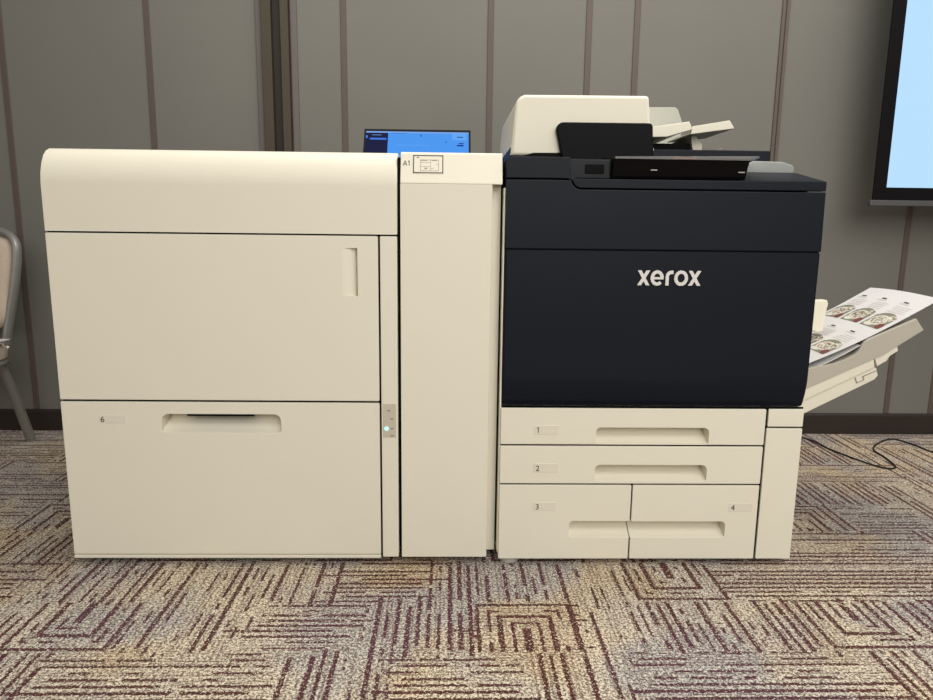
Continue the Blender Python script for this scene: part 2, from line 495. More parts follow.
finish('indicator_marks', b, INKL, sp)
b = bmesh.new(); cyl(b, (-0.1448, -0.0008, 0.340), 'y', 0.0048, 0.002, 16)
lab(finish('indicator_light', b, emat('cyan_led', (0.45, 1.0, 0.88, 1), 1.5), sp), 'lit cyan status light')
def caster(parent, x, y, r=0.031):
    b = bmesh.new(); cyl(b, (x - 0.012, y, r), 'x', r, 0.018); cyl(b, (x + 0.012, y, r), 'x', r, 0.018)
    cyl(b, (x, y, r), 'x', r * 0.35, 0.03, 12)
    return finish('caster', b, RUB, parent)
for cx, cy in ((-0.745, 0.115), (-0.22, 0.115), (-0.745, 0.60), (-0.22, 0.60)): caster(pf, cx, cy)
b = bmesh.new()
for q in ((-0.884, -0.159, 0.399, 0.406), (-0.884, -0.119, 0.780, 0.7865), (-0.1620, -0.1552, 0.021, 0.783)):
    finish('gap_shade_strip', nbox(q[0], q[1], 0.0045, 0.028, q[2], q[3]), BLACK, pf, smooth=None)  # added black strips, stand in for the shade inside the panel gaps

# ================================================================== INTERFACE MODULE
im = thing('interface_module', 'narrow tall cream module marked A1 between the left cabinet and the printer', 'interface module', (0.0, 0.35, 0))
plan = [(-0.1105, 0.0), (0.0905, 0.0), (0.0925, 0.0022), (0.0930, 0.038), (0.1135, 0.040), (0.1135, 0.06), (-0.1105, 0.06)]
b = nprism(plan, 'z', 0.020, 0.8965, 0.0014, 2)
fc = finish('front_cover', b, CREAM, im)
A1P = [(0.0, 0.9000), (0.002, 0.9030), (0.020, 0.9600), (0.0235, 0.9640), (0.031, 0.9655), (0.068, 0.9655), (0.068, 0.8967), (0.0, 0.8967)]
tc = finish('top_cover', nprism(A1P, 'x', -0.1105, 0.1140, 0.0012, 2), CREAM, im)
finish('module_body', nbox(-0.108, 0.109, 0.066, 0.694, 0.060, 0.8995, 0.003), CARC, im)
b = nbox(-0.1105, 0.1135, 0.695, 0.702, 0.04, 0.905, 0.002); box(b, -0.1105, 0.1135, 0.069, 0.695, 0.900, 0.905, 0.001)
finish('rear_panel', b, CREAM, im)
finish('gap_light_block', nbox(-0.1172, -0.1110, 0.012, 0.30, 0.045, 0.952), BLACK, im, smooth=None)  # added black filler, stops the laptop glow leaking through this gap
finish('gap_light_block', nbox(0.1142, 0.1172, 0.032, 0.60, 0.045, 0.955), BLACK, im, smooth=None)  # same added filler, keeps blue screen light out beside the printer
# sticker on the sloping top face
sl = Vector((0, 0.018, 0.057)).normalized(); nn = Vector((0, -sl.z, sl.y))
org = Vector((0, 0.002, 0.903))
def on_slope(x, s, h): return org + Vector((x, 0, 0)) + sl * s + nn * h
def slab_on_slope(bm, x0, x1, s0, s1, h0, h1, mi=0):
    vs = [bm.verts.new(on_slope(x, s, h)) for h in (h0, h1) for (x, s) in ((x0, s0), (x1, s0), (x1, s1), (x0, s1))]
    for q in ((3, 2, 1, 0), (4, 5, 6, 7), (0, 1, 5, 4), (1, 2, 6, 5), (2, 3, 7, 6), (3, 0, 4, 7)):
        bm.faces.new([vs[i] for i in q]).material_index = mi
b = bmesh.new()
X0, X1, S0, S1 = -0.083, -0.0165, 0.0165, 0.0580
slab_on_slope(b, X0, X1, S0, S1, -0.0004, 0.0005, 0)
for (a0, a1, c0, c1) in ((X0, X1, S0, S0 + .0022), (X0, X1, S1 - .0022, S1), (X0, X0 + .0022, S0, S1), (X1 - .0022, X1, S0, S1)):
    slab_on_slope(b, a0, a1, c0, c1, 0.0005, 0.0008, 1)
# diagram of trays drawn on the sticker
gx0, gx1, gs0, gs1 = -0.067, -0.0265, 0.0215, 0.0475
for (a0, a1, c0, c1) in ((gx0, gx1, gs1 - .001, gs1), (gx0, gx1, gs0, gs0 + .001), (gx0, gx0 + .001, gs0, gs1), (gx1 - .001, gx1, gs0, gs1),
                         (-0.045, -0.0442, gs0, gs1), (gx0, -0.045, 0.0405, 0.0413), (gx0, -0.045, 0.0315, 0.0323),
                         (-0.032, gx1, 0.037, 0.038), (-0.044, -0.0375, 0.027, 0.028), (-0.058, -0.052, 0.026, 0.029), (gx0, -0.052, 0.045, 0.0467), (-0.042, -0.030, 0.045, 0.0467)):
    slab_on_slope(b, a0, a1, c0, c1, 0.0005, 0.0007, 2)
slab_on_slope(b, -0.0755, -0.070, 0.051, 0.054, 0.0005, 0.0007, 2)
st = finish('diagram_sticker', b, [CREAM, INK, INKL], tc, smooth=None)
lab(st, 'black framed sticker with a small tray diagram')
t = text_mesh('lettering', 'A1', 0.0165, INK, tc, (0, 0, 0), 0.0)
Mx = Matrix.Translation(on_slope(-0.1045, 0.0335, 0.0002)) @ Matrix(((1, 0, 0, 0), (0, sl.y, nn.y, 0), (0, sl.z, nn.z, 0), (0, 0, 0, 1)))
t.data.transform(Mx)
for cx, cy in ((-0.075, 0.115), (0.075, 0.115), (-0.075, 0.60), (0.075, 0.60)): caster(im, cx, cy)

# ================================================================== PRINTER
pr = thing('printer', 'large multifunction printer with navy black front and four numbered cream drawers', 'printer', (0.478, 0.3, 0))
finish('printer_body', nbox(0.126, 0.826, 0.063, 0.612, 0.060, 0.905, 0.003), CARC, pr)
b = nbox(0.1175, 0.1215, 0.006, 0.62, 0.030, 0.890, 0.0015); box(b, 0.829, 0.8345, 0.02, 0.62, 0.03, 0.880, 0.0015); box(b, 0.118, 0.834, 0.614, 0.622, 0.03, 0.89, 0.001)
finish('side_panel', b, CREAM, pr)
fd = finish('front_door', nprism([(0.0, 0.7545), (0.0, 0.462), (0.0015, 0.445), (0.005, 0.428), (0.0095, 0.412), (0.014, 0.3985), (0.017, 0.3945), (0.040, 0.3945), (0.040, 0.7545)], 'x', 0.1215, 0.8365, 0.006, 3), NAVY, pr)
lab(fd, 'navy black front door with silver lettering')
# raised lettering on the door
def ribbon(bm, pts, w, y0, y1, closed=False):
    P = [Vector((p[0], p[1])) for p in pts]; L = len(P); lft = []; rgt = []
    for i in range(L):
        if closed: t_ = (P[(i + 1) % L] - P[i - 1]).normalized()
        else: t_ = (P[min(i + 1, L - 1)] - P[max(i - 1, 0)]).normalized()
        nrm = Vector((-t_.y, t_.x)) * w / 2
        lft.append(P[i] + nrm); rgt.append(P[i] - nrm)
    mk = lambda p, y: bm.verts.new((p.x, y, p.y))
    a = [mk(p, y0) for p in lft]; c = [mk(p, y0) for p in rgt]; d = [mk(p, y1) for p in lft]; e = [mk(p, y1) for p in rgt]
    for i in range(L if closed else L - 1):
        j = (i + 1) % L
        bm.faces.new((a[i], a[j], c[j], c[i])); bm.faces.new((d[i], e[i], e[j], d[j]))
        bm.faces.new((a[i], d[i], d[j], a[j])); bm.faces.new((c[i], c[j], e[j], e[i]))
    if not closed:
        for i in (0, -1): bm.faces.new((a[i], c[i], e[i], d[i]))
lx0, lz0, XH = 0.4225, 0.6785, 0.0335
w = 0.0074
b = bmesh.new()
def letter_x(x, wd):
    # the two strokes are cut level at the top and the foot
    for s in (1, -1):
        q = [(0.0, XH), (0.0085, XH), (wd, 0.0), (wd - 0.0085, 0.0)]
        if s < 0: q = [(wd - px, pz) for px, pz in q]
        yy = -0.0030 if s > 0 else -0.0032
        prism(b, [(x + px, lz0 + pz) for px, pz in q], 'y', yy, 0.002)
letter_x(lx0, 0.0280)
re, cxe = XH / 2, lx0 + 0.0445
ring = lambda cx, rx, rz, a0, a1, n: [(cx + rx * math.cos(R(a0 + (a1 - a0) * i / n)), lz0 + XH / 2 + rz * math.sin(R(a0 + (a1 - a0) * i / n))) for i in range(n + 1)]
ribbon(b, ring(cxe, 0.0112, re - w / 2 + 0.0006, 0, 318, 26), w, -0.0030, 0.002)
ribbon(b, [(cxe - 0.010, lz0 + XH / 2 - 0.0005), (cxe + 0.0145, lz0 + XH / 2 - 0.0005)], w * 0.72, -0.0028, 0.002)
xr = lx0 + 0.0675
ribbon(b, [(xr, lz0), (xr, lz0 + XH * 0.62)] + [(xr + 0.010 - 0.010 * math.cos(R(90 * i / 6)), lz0 + XH * 0.62 + (XH * 0.38 - w / 2) * math.sin(R(90 * i / 6))) for i in range(1, 7)] + [(xr + 0.0135, lz0 + XH - w / 2)], w, -0.0030, 0.002)
cxo = lx0 + 0.0990
ribbon(b, ring(cxo, 0.0120, re - w / 2 + 0.0006, 0, 360, 28)[:-1], w, -0.0030, 0.002, True)
letter_x(lx0 + 0.1155, 0.0285)
finish('lettering', b, SILV, fd, smooth=25)

# upper cover below the scanner: its top follows the step in the scanner fascia
uc = [(0.1215, 0.757), (0.8375, 0.757), (0.8355, 0.8885), (0.288, 0.8885)] + [(0.288 - 0.022 * math.sin(R(90 * i / 5)), 0.9105 - 0.022 * math.cos(R(90 * i / 5))) for i in range(1, 5)] + [(0.265, 0.9085), (0.1215, 0.9085)]
lab(finish('upper_cover', nprism(uc, 'y', 0.0, 0.040, 0.003, 2), NAVY, pr), 'navy black panel above the front door')

# cream drawers
def drawer(x0, x1, z0, z1, pockets, plate, num):
    d = finish('drawer', nbox(x0, x1, 0.0, 0.060, z0, z1, 0.0028, 2), CREAM, pr)
    carve(d, pockets)
    px0, px1, pz0, pz1 = plate
    finish('label_plate', nbox(px0, px1, -0.0007, 0.004, pz0, pz1, 0.0006, 1), CREAM2, d)
    text_mesh('numeral', num, 0.0195, INK, d, (px0 + 0.005, -0.0008, pz0 + 0.0042))
    return d
drawer(0.1205, 0.7450, 0.3025, 0.3905, [scoop(0.345, 0.6125, 0.3032, 0.345, 0.052, r=0.012)], (0.199, 0.2565, 0.327, 0.3495), '1')
drawer(0.1205, 0.7445, 0.2060, 0.2990, [scoop(0.346, 0.6135, 0.2125, 0.2535, 0.052, r=0.012)], (0.200, 0.2585, 0.2335, 0.2565), '2')
drawer(0.1205, 0.4362, 0.0150, 0.2028, [scoop(0.2895, 0.45, 0.0700, 0.1125, 0.052, r=0.010, right=False)], (0.202, 0.257, 0.138, 0.160), '3')
drawer(0.4388, 0.7440, 0.0150, 0.2028, [scoop(0.42, 0.6680, 0.0695, 0.1118, 0.052, r=0.010, left=False)], (0.673, 0.731, 0.1365, 0.159), '4')
finish('column_cover', nbox(0.7485, 0.8345, 0.0, 0.045, 0.0150, 0.3445, 0.0028, 2), CREAM, pr)
finish('column_cover', nbox(0.7500, 0.8345, 0.0, 0.045, 0.3480, 0.3910, 0.0028, 2), CREAM, pr)
b = bmesh.new(); cyl(b, (0.150, 0.030, 0.009), 'z', 0.024, 0.018)
lab(finish('levelling_foot', b, FOOT, pr), 'pale grey levelling foot')
for cx, cy in ((0.20, 0.12), (0.75, 0.12), (0.20, 0.55), (0.75, 0.55)): caster(pr, cx, cy)

b = bmesh.new()
for q in ((0.1225, 0.747, 0.2015, 0.2072), (0.1225, 0.747, 0.2978, 0.3036), (0.1225, 0.833, 0.3894, 0.3956), (0.4350, 0.4400, 0.016, 0.067), (0.4350, 0.4400, 0.1145, 0.204), (0.7430, 0.7505, 0.016, 0.391), (0.749, 0.833, 0.3434, 0.349), (0.1225, 0.834, 0.7534, 0.7582)):
    finish('gap_shade_strip', nbox(q[0], q[1], 0.0045, 0.0058, q[2], q[3]), BLACK, pr, smooth=None)  # black strips added behind the drawer gaps to paint their shade

# scanner unit: fascia with the stepped lower edge
fo = [(0.1215, 0.9110), (0.2560, 0.9110)]
fo += [(0.266 - 0.0, 0.9075)] + [(0.288 - 0.0205 * math.sin(R(90 * i / 5)) - 0.0, 0.9115 - 0.0205 * math.cos(R(90 * i / 5))) for i in range(4, -1, -1)]
fo += [(0.8350, 0.8910), (0.8350, 0.9115), (0.277, 0.9115), (0.268, 0.9135), (0.2635, 0.9205), (0.2615, 0.9570), (0.1335, 0.9570), (0.1260, 0.9535), (0.1215, 0.9440)]
sf = finish('scanner_fascia', nprism(fo, 'y', 0.0, 0.030, 0.0022, 2), NAVY, pr)
lab(sf, 'navy black stepped fascia below the scanner')
sb = nbox(0.124, 0.640, 0.022, 0.62, 0.9125, 0.9555, 0.004, 2)
finish('scanner_body', sb, NAVY, pr)
# shelf sloping up to the rear at the right of the control panel
shp = [(0.001, 0.9118), (0.138, 0.9398), (0.30, 0.9398), (0.60, 0.9398), (0.60, 0.905), (0.001, 0.905)]
finish('side_shelf', nprism(shp, 'x', 0.640, 0.834, 0.002, 2), NAVY, pr)
lab(finish('platen_unit', nbox(0.141, 0.7700, 0.150, 0.61, 0.9400, 0.9925, 0.003, 2), NAVY, pr), 'navy black platen slab under the feeder')
b = nbox(0.2625, 0.3520, 0.010, 0.030, 0.9125, 0.9530, 0.002, 2)
pp = finish('port_panel', b, pmat('slate_plastic', (0.010, 0.012, 0.016, 1), 0.45, spec=0.2), pr)
lab(finish('port_cover', nbox(0.296, 0.3385, 0.0085, 0.012, 0.9225, 0.9430, 0.001, 1), BLACK, pp), 'black rectangular port')
# control panel: wedge under a thin tablet, seen from below
cp = finish('control_panel', nprism([(0.010, 0.9130), (0.003, 0.9225), (-0.004, 0.940), (-0.012, 0.9535), (0.12, 0.9675), (0.12, 0.9130)], 'x', 0.3560, 0.6540, 0.0015, 2), GLOSS, pr)
lab(cp, 'glossy black control panel')
b = bmesh.new()
tp = [(0.357, -0.0135, 0.9540), (0.658, -0.0135, 0.9535), (0.722, 0.10, 0.9700), (0.405, 0.10, 0.9640)]
lo = [bm_ for bm_ in [b.verts.new(p) for p in tp]]; hi = [b.verts.new((p[0], p[1], p[2] + 0.0045)) for p in tp]
b.faces.new(lo[::-1]); b.faces.new(hi)
for i in range(4): b.faces.new((lo[i], lo[(i + 1) % 4], hi[(i + 1) % 4], hi[i]))
finish('tablet_plate', b, pmat('dark_grey_plastic', (0.11, 0.107, 0.107, 1), 0.32), cp)
for (cx, cz) in ((0.446, 0.9315), (0.6405, 0.9290)):
    finish('silver_mark', nprism([(-0.0035, cz - 0.001), (-0.0035, cz + 0.001), (0.004, cz + 0.001), (0.004, cz - 0.001)], 'x', cx - 0.007, cx + 0.007), FOOT, cp)
lab(finish('painted_gleam', nbox(0.485, 0.535, -0.0142, -0.0130, 0.9556, 0.9568), emat('painted_gleam_red', (0.9, 0.42, 0.38, 1), 0.55), cp), 'thin glowing strip imitating a reddish reflected gleam on the panel edge')  # glowing strip stands in for a reddish reflection along the edge

# ---- document feeder
ao = [(0.1415, 0.9725), (0.1505, 1.0820)] + arc(0.178, 1.0855, 0.0265, 175, 95, 7) + [(0.456, 1.1135)] + arc(0.4585, 1.1045, 0.009, 85, 5, 4) + [(0.4735, 1.045), (0.4860, 0.9900), (0.478, 0.9725)]
df = finish('document_feeder', nprism(ao, 'y', 0.142, 0.590, 0.016, 4), CREAM, pr)
lab(df, 'cream document feeder on top of the printer')
lo_ = [(0.2640, 0.9570), (0.2580, 0.985), (0.2475, 1.0300)] + arc(0.2640, 1.0320, 0.0165, 175, 90, 6) + arc(0.4660, 1.0400, 0.009, 88, 0, 4) + [(0.4790, 0.990), (0.4810, 0.9570)]
lab(finish('latch_cover', nprism(lo_, 'y', 0.126, 0.19, 0.004, 3), pmat('charcoal_plastic', (0.0028, 0.0033, 0.0048, 1), 0.5, spec=0.09), df), 'charcoal rounded front cover of the feeder')
b = nprism([(0.166, 0.9700), (0.195, 0.9790), (0.270, 0.9800), (0.270, 0.9700)], 'y', 0.140, 0.30)
finish('hinge_base', b, BLACK, df)
# paper input tray: front wall, sloping floor
itp = [(0.476, 1.0430), (0.5680, 1.0575), (0.5775, 1.0395), (0.517, 1.0215), (0.476, 1.0205)]
b = nprism(itp, 'y', 0.150, 0.166, 0.002, 2)
prism(b, [(0.47, 1.026), (0.575, 1.046), (0.575, 1.0405), (0.47, 1.0205)], 'y', 0.166, 0.47)
it = finish('input_tray', b, CREAM, df)
etp = [(0.5720, 1.0280), (0.5780, 1.0465), (0.6640, 1.0610), (0.6770, 1.0425)]
b = nprism(etp, 'y', 0.148, 0.160, 0.0015, 2)
prism(b, [(0.5760, 1.0300), (0.5780, 1.0345), (0.6760, 1.0470), (0.6765, 1.0425)], 'y', 0.160, 0.345)
lab(finish('tray_extension', b, CREAM, df), 'fold-out flap of the input tray')
gd = [(0.490, 1.00), (0.490, 1.136), (0.628, 1.1385), (0.650, 1.095), (0.660, 1.03), (0.62, 1.00)]
gd = [(0.490, 1.00), (0.490, 1.138), (0.6265, 1.1395), (0.634, 1.134), (0.650, 1.095), (0.645, 1.040), (0.600, 1.00)]
lab(finish('rear_guide', nprism(gd, 'y', 0.455, 0.475, 0.002, 2), GREYG, df), 'grey upright guide behind the input tray')
b = nbox(0.470, 0.590, 0.20, 0.44, 0.990, 1.012, 0.003)
finish('output_bay', b, BLACK, df)
b = nprism([(0.598, 0.990), (0.620, 0.990), (0.620, 1.012), (0.603, 1.030), (0.590, 1.030)], 'y', 0.200, 0.40, 0.002)
finish('bay_end_post', b, CREAM, df)
lab(finish('paper_stop', nprism([(0.650, 0.992), (0.700, 0.992), (0.700, 1.012), (0.697, 1.013)], 'y', 0.28, 0.2815), pmat('thin_grey_plastic', (0.20, 0.20, 0.18, 1), 0.4), pr), 'small thin triangular stop on the platen')

# ---- sloping catch tray on the right side
TH = math.atan2(0.116, 0.254); ct, sn = math.cos(TH), math.sin(TH)
TO = (0.835, 0.441)
def tz(s, n): return (TO[0] + s * ct - n * sn, TO[1] + s * sn + n * ct)
rim = [(0.002, -0.0565)] + [(0.255, -0.0535), (0.369, -0.0345), (0.361, 0.0)]
notch = [(0.235, 0.0), (0.222, -0.0035), (0.212, -0.0105), (0.203, -0.0175), (0.190, -0.022), (0.165, -0.0245), (0.135, -0.023), (0.105, -0.0165), (0.08, -0.010)]
rim_f = rim + notch + [(0.002, -0.004)]
tray = finish('catch_tray', nprism([tz(*p) for p in rim_f], 'y', 0.130, 0.142, 0.0015, 2), TRAYG, pr)
lab(tray, 'warm grey sloping catch tray on the right side')
b = nprism([tz(*p) for p in [(0.002, -0.054), (0.25, -0.050), (0.362, -0.032), (0.362, -0.014), (0.30, -0.024), (0.002, -0.030)]], 'y', 0.142, 0.455)
prism(b, [tz(*p) for p in rim + [(0.002, 0.0)]], 'y', 0.455, 0.467)
finish('tray_floor', b, TRAYG, tray)
b = nprism([tz(*p) for p in [(0.002, -0.0850), (0.002, -0.0560), (0.233, -0.0525), (0.228, -0.0760)]], 'y', 0.134, 0.40, 0.002)
finish('support_bar', b, CREAM, tray)
b = nprism([tz(*p) for p in [(0.236, -0.0780), (0.236, -0.0530), (0.300, -0.0455), (0.297, -0.0620), (0.275, -0.0655), (0.262, -0.0745)]], 'y', 0.137, 0.38, 0.002)
finish('support_hook', b, CREAM, tray)
b = nprism([tz(*p) for p in [(0.002, -0.122), (0.002, -0.086), (0.225, -0.0790), (0.236, -0.0830), (0.233, -0.104), (0.222, -0.1105)]], 'y', 0.142, 0.40, 0.003)
finish('support_arm', b, CREAM, tray)
b = bmesh.new()
for (s0, s1, n0, n1) in ((0.175, 0.178, -0.098, -0.084), (0.175, 0.196, -0.100, -0.098), (0.194, 0.197, -0.098, -0.090), (0.194, 0.235, -0.0905, -0.0885)):
    prism(b, [tz(s0, n0), tz(s1, n0), tz(s1, n1), tz(s0, n1)], 'y', 0.1408, 0.1435)
finish('latch_mark', b, INKL, tray)
# exit guide post standing over the sheets
def post(x, y, z0, z1):
    bb = nprism([(x - 0.028, z0 + 0.010), (x - 0.026, z1 - 0.002), (x + 0.016, z1), (x + 0.020, z1 - 0.008), (x + 0.018, z1 - 0.020), (x + 0.012, z0 + 0.004), (x - 0.004, z0)], 'y', y, y + 0.035, 0.004, 2)
    return bb
lab(finish('guide_post', post(0.990, 0.262, 0.535, 0.622), CREAM, tray), 'cream post standing over the sheets')

# ================================================================== PRINTED SHEETS
PH = NT('printed_food_photo')
co = PH.objco()
vor = PH.n('ShaderNodeTexVoronoi'); PH.put(vor.inputs['Vector'], co); vor.inputs['Scale'].default_value = 210
sepc = PH.n('ShaderNodeSeparateColor'); PH.put(sepc.inputs[0], vor.outputs['Color'])
c_ = PH.mix(PH.ramp(sepc.outputs[0], 0.45, 0.60), (0.60, 0.55, 0.48, 1), (0.16, 0.15, 0.10, 1))
c_ = PH.mix(PH.math('GREATER_THAN', sepc.outputs[1], 0.87), c_, (0.24, 0.12, 0.06, 1))
c_ = PH.mix(PH.math('GREATER_THAN', sepc.outputs[2], 0.84), c_, (0.72, 0.68, 0.62, 1))
PH.put(PH.b.inputs['Base Color'], c_); PH.b.inputs['Roughness'].default_value = 0.6
PHOTO = PH.m
PLATE = pmat('printed_dish_tone', (0.66, 0.62, 0.56, 1), 0.6, var=0.2, scale=160)
GREEN = pmat('printed_grey_green', (0.205, 0.205, 0.150, 1), 0.6, var=0.25, scale=140)
REDINK = pmat('printed_dark_red', (0.17, 0.045, 0.04, 1), 0.6, var=0.2, scale=90)
PINK = pmat('printed_pink_text', (0.58, 0.50, 0.47, 1), 0.6, var=0.1, scale=90)
GRYTX = pmat('printed_grey_text', (0.55, 0.54, 0.53, 1), 0.6, var=0.1, scale=90)

SL, SW = 0.430, 0.297
def sheet_point(u, v, h=0.0, du=0.0, dn=0.0):
    """u: 0 at the raised right edge, down the slope; v: 0 at the near edge, away from the viewer"""
    u = u + du
    x = 1.222 - u * 0.893
    z = 0.6400 - u * 0.448 - 0.10 * max(0.0, 0.16 - u) * 0.0 + 0.006 * math.sin(v * 9) + dn
    z += (-0.012) * math.sin(math.pi * min(1, max(0, u / SL)))
    return Vector((x - 0.45 * h, 0.137 + v, z + 0.9 * h))
def sheet(name, du=0.0, dv=0.0, dn=0.0, prints=True, L=SL):
    bm = bmesh.new()
    NU, NV = 16, 8
    for h in (0.0, 0.0006):
        g = [[bm.verts.new(sheet_point(L * i / NU, dv + SW * j / NV, h, du, dn)) for j in range(NV + 1)] for i in range(NU + 1)]
        if h == 0.0: g0 = g
        for i in range(NU):
            for j in range(NV):
                q = (g[i][j], g[i + 1][j], g[i + 1][j + 1], g[i][j + 1])
                bm.faces.new(q if h else q[::-1])
    ring0 = [g0[i][0] for i in range(NU + 1)] + [g0[NU][j] for j in range(1, NV + 1)] + [g0[i][NV] for i in range(NU - 1, -1, -1)] + [g0[0][j] for j in range(NV - 1, 0, -1)]
    ring1 = [g[i][0] for i in range(NU + 1)] + [g[NU][j] for j in range(1, NV + 1)] + [g[i][NV] for i in range(NU - 1, -1, -1)] + [g[0][j] for j in range(NV - 1, 0, -1)]
    for i in range(len(ring0)):
        j = (i + 1) % len(ring0)
        bm.faces.new((ring0[i], ring0[j], ring1[j], ring1[i]))
    def quad(u0, u1, v0, v1, h, mi):
        n_ = 3
        gg = [[bm.verts.new(sheet_point(u0 + (u1 - u0) * i / n_, v0 + (v1 - v0) * j / n_, h, du, dn)) for j in range(n_ + 1)] for i in range(n_ + 1)]
        for i in range(n_):
            for j in range(n_): bm.faces.new((gg[i][j], gg[i + 1][j], gg[i + 1][j + 1], gg[i][j + 1])).material_index = mi
    def disc(u, v, ru, rv, h, mi, n=18):
        c = bm.verts.new(sheet_point(u, v, h, du, dn))
        rr = [bm.verts.new(sheet_point(u + ru * math.cos(2 * math.pi * i / n), v + rv * math.sin(2 * math.pi * i / n), h, du, dn)) for i in range(n)]
        for i in range(n): bm.faces.new((c, rr[i], rr[(i + 1) % n])).material_index = mi
    if prints:
        rg = random.Random(3)
        for rowi in range(3):
            ub = 0.035 + rowi * 0.150
            for cl in range(3):
                vb = 0.012 + cl * 0.094
                # text block: a dark heading and pale lines
                quad(ub + 0.010, ub + 0.016, vb + 0.040, vb + 0.078, 0.0010, 6)
                quad(ub + 0.0035, ub + 0.0085, vb + 0.05, vb + 0.07, 0.0010, 3)
                for k in range(4):
                    u_ = ub + 0.024 + k * 0.008
                    quad(u_, u_ + 0.0032, vb + 0.012 + 0.004 * rg.random(), vb + 0.066 + 0.014 * rg.random(), 0.0010, 5 if k % 2 else 6)
                # picture: grey-green ground, dishes, a red patch
                u0 = ub + 0.060
                quad(u0 + 0.010, u0 + 0.062, vb + 0.004, vb + 0.086, 0.0010, 2)
                disc(u0 + 0.012, vb + 0.045, 0.017, 0.036, 0.0010, 2)
                disc(u0 + 0.030, vb + 0.048, 0.022, 0.032, 0.0013, 4)
                disc(u0 + 0.030, vb + 0.048, 0.017, 0.026, 0.0016, 1)
                disc(u0 + 0.014, vb + 0.020, 0.013, 0.017, 0.0014, 1)
                disc(u0 + 0.050, vb + 0.016, 0.012, 0.012, 0.0014, 7)
                disc(u0 + 0.050, vb + 0.062, 0.009, 0.018, 0.0014, 4)
    o = finish(name, bm, [PAPER, PHOTO, GREEN, INK, PLATE, PINK, GRYTX, REDINK], smooth=50)
    return o
tag(sheet('printed_sheet'), 'large white sheet printed with rows of food pictures, top of the catch tray', 'paper')
# sheet below it, pulled back down the tray
def under_sheet():
    bm = bmesh.new(); NU, NV = 10, 4
    def P(i, j, h):
        s = 0.004 + 0.208 * i / NU; y = 0.133 + 0.30 * j / NV
        n = -0.0135 - 0.004 * math.sin(math.pi * i / NU) + 0.006 * (i / NU) ** 2 * (1 - j / NV)
        x, z = tz(s, n + h); return (x, y, z)
    gs = []
    for h in (0.0, 0.0008):
        g = [[bm.verts.new(P(i, j, h)) for j in range(NV + 1)] for i in range(NU + 1)]; gs.append(g)
        for i in range(NU):
            for j in range(NV):
                q = (g[i][j], g[i + 1][j], g[i + 1][j + 1], g[i][j + 1]); bm.faces.new(q if h else q[::-1])
    def rim_(g): return [g[i][0] for i in range(NU + 1)] + [g[NU][j] for j in range(1, NV + 1)] + [g[i][NV] for i in range(NU - 1, -1, -1)] + [g[0][j] for j in range(NV - 1, 0, -1)]
    a, c = rim_(gs[0]), rim_(gs[1])
    for i in range(len(a)): bm.faces.new((a[i], a[(i + 1) % len(a)], c[(i + 1) % len(a)], c[i]))
    return finish('blank_sheet', bm, PAPER, smooth=50)
tag(under_sheet(), 'plain white sheet edge poking out beneath the printed sheet in the tray notch', 'paper')

# ================================================================== THING ON THE PRINTER SHELF
pcp = [(0.700, 0.9399), (0.704, 0.950), (0.714, 0.9625), (0.727, 0.9680), (0.796, 0.9665), (0.822, 0.9590), (0.8265, 0.9545), (0.8275, 0.9399)]
pc = finish('plastic_case', nprism(pcp, 'y', 0.142, 0.235, 0.003, 2), LGREY)
tag(pc, 'small pale grey glossy plastic case on the shelf beside the control panel', 'case')

# ================================================================== LAPTOP
lt = thing('laptop', 'open black laptop with a blue screen standing behind the cream cabinet tops', 'laptop', (-0.103, 0.44, 0.905))
DZ = 0.9055
b = nbox(-0.266, 0.060, 0.325, 0.550, DZ, DZ + 0.015, 0.003)
lbs = finish('base', b, LAPM, lt)
b = bmesh.new()
for rj in range(5):
    for ci in range(14):
        kx = -0.252 + ci * 0.0215; ky = 0.415 + rj * 0.0225
        box(b, kx, kx + 0.0185, ky, ky + 0.0195, DZ + 0.0145, DZ + 0.0165)
finish('keyboard', b, KEYM, lbs)
HY, HZ = 0.553, DZ + 0.014
TL = R(33)
def lid(x, s, h): # s along the lid, h out of the screen
    return (x, HY + s * math.sin(TL) - h * math.cos(TL), HZ + s * math.cos(TL) + h * math.sin(TL))
def lslab(bm, x0, x1, s0, s1, h0, h1, mi=0, r=0.0):
    vs = [bm.verts.new(lid(x, s, h)) for h in (h0, h1) for (x, s) in ((x0, s0), (x1, s0), (x1, s1), (x0, s1))]
    fs = [bm.faces.new([vs[i] for i in q]) for q in ((3, 2, 1, 0), (4, 5, 6, 7), (0, 1, 5, 4), (1, 2, 6, 5), (2, 3, 7, 6), (3, 0, 4, 7))]
    for f in fs: f.material_index = mi
    if r: bmesh.ops.bevel(bm, geom=list({e for f in fs for e in f.edges}), offset=r, segments=2, affect='EDGES', profile=0.5)
b = bmesh.new(); lslab(b, -0.266, 0.060, 0.004, 0.2125, -0.007, 0.0, 0, 0.002)
ll = finish('lid', b, LAPM, lt)
b = bmesh.new()
lx0_, lx1_ = -0.260, 0.054
LB = lambda x0, x1, s0, s1, h, mi: lslab(b, lx0_ + (lx1_ - lx0_) * x0, lx0_ + (lx1_ - lx0_) * x1, s0, s1, 0.0, h, mi)
LB(0, 1, 0.012, 0.2020, 0.0006, 0)
LB(0, 1, 0.1965, 0.2020, 0.0009, 1)
LB(0.0, 0.215, 0.012, 0.1965, 0.0009, 2)
LB(0.04, 0.20, 0.1700, 0.1765, 0.0012, 3)
LB(0.0, 0.018, 0.176, 0.186, 0.0012, 3)
LB(0.06, 0.15, 0.187, 0.1885, 0.0012, 1)
LB(0.24, 0.40, 0.1945, 0.1960, 0.0012, 4)
LB(0.525, 0.545, 0.184, 0.191, 0.0012, 4)
LB(0.84, 0.98, 0.172, 0.196, 0.0010, 5)
LB(0.885, 0.945, 0.1815, 0.1845, 0.0013, 6)
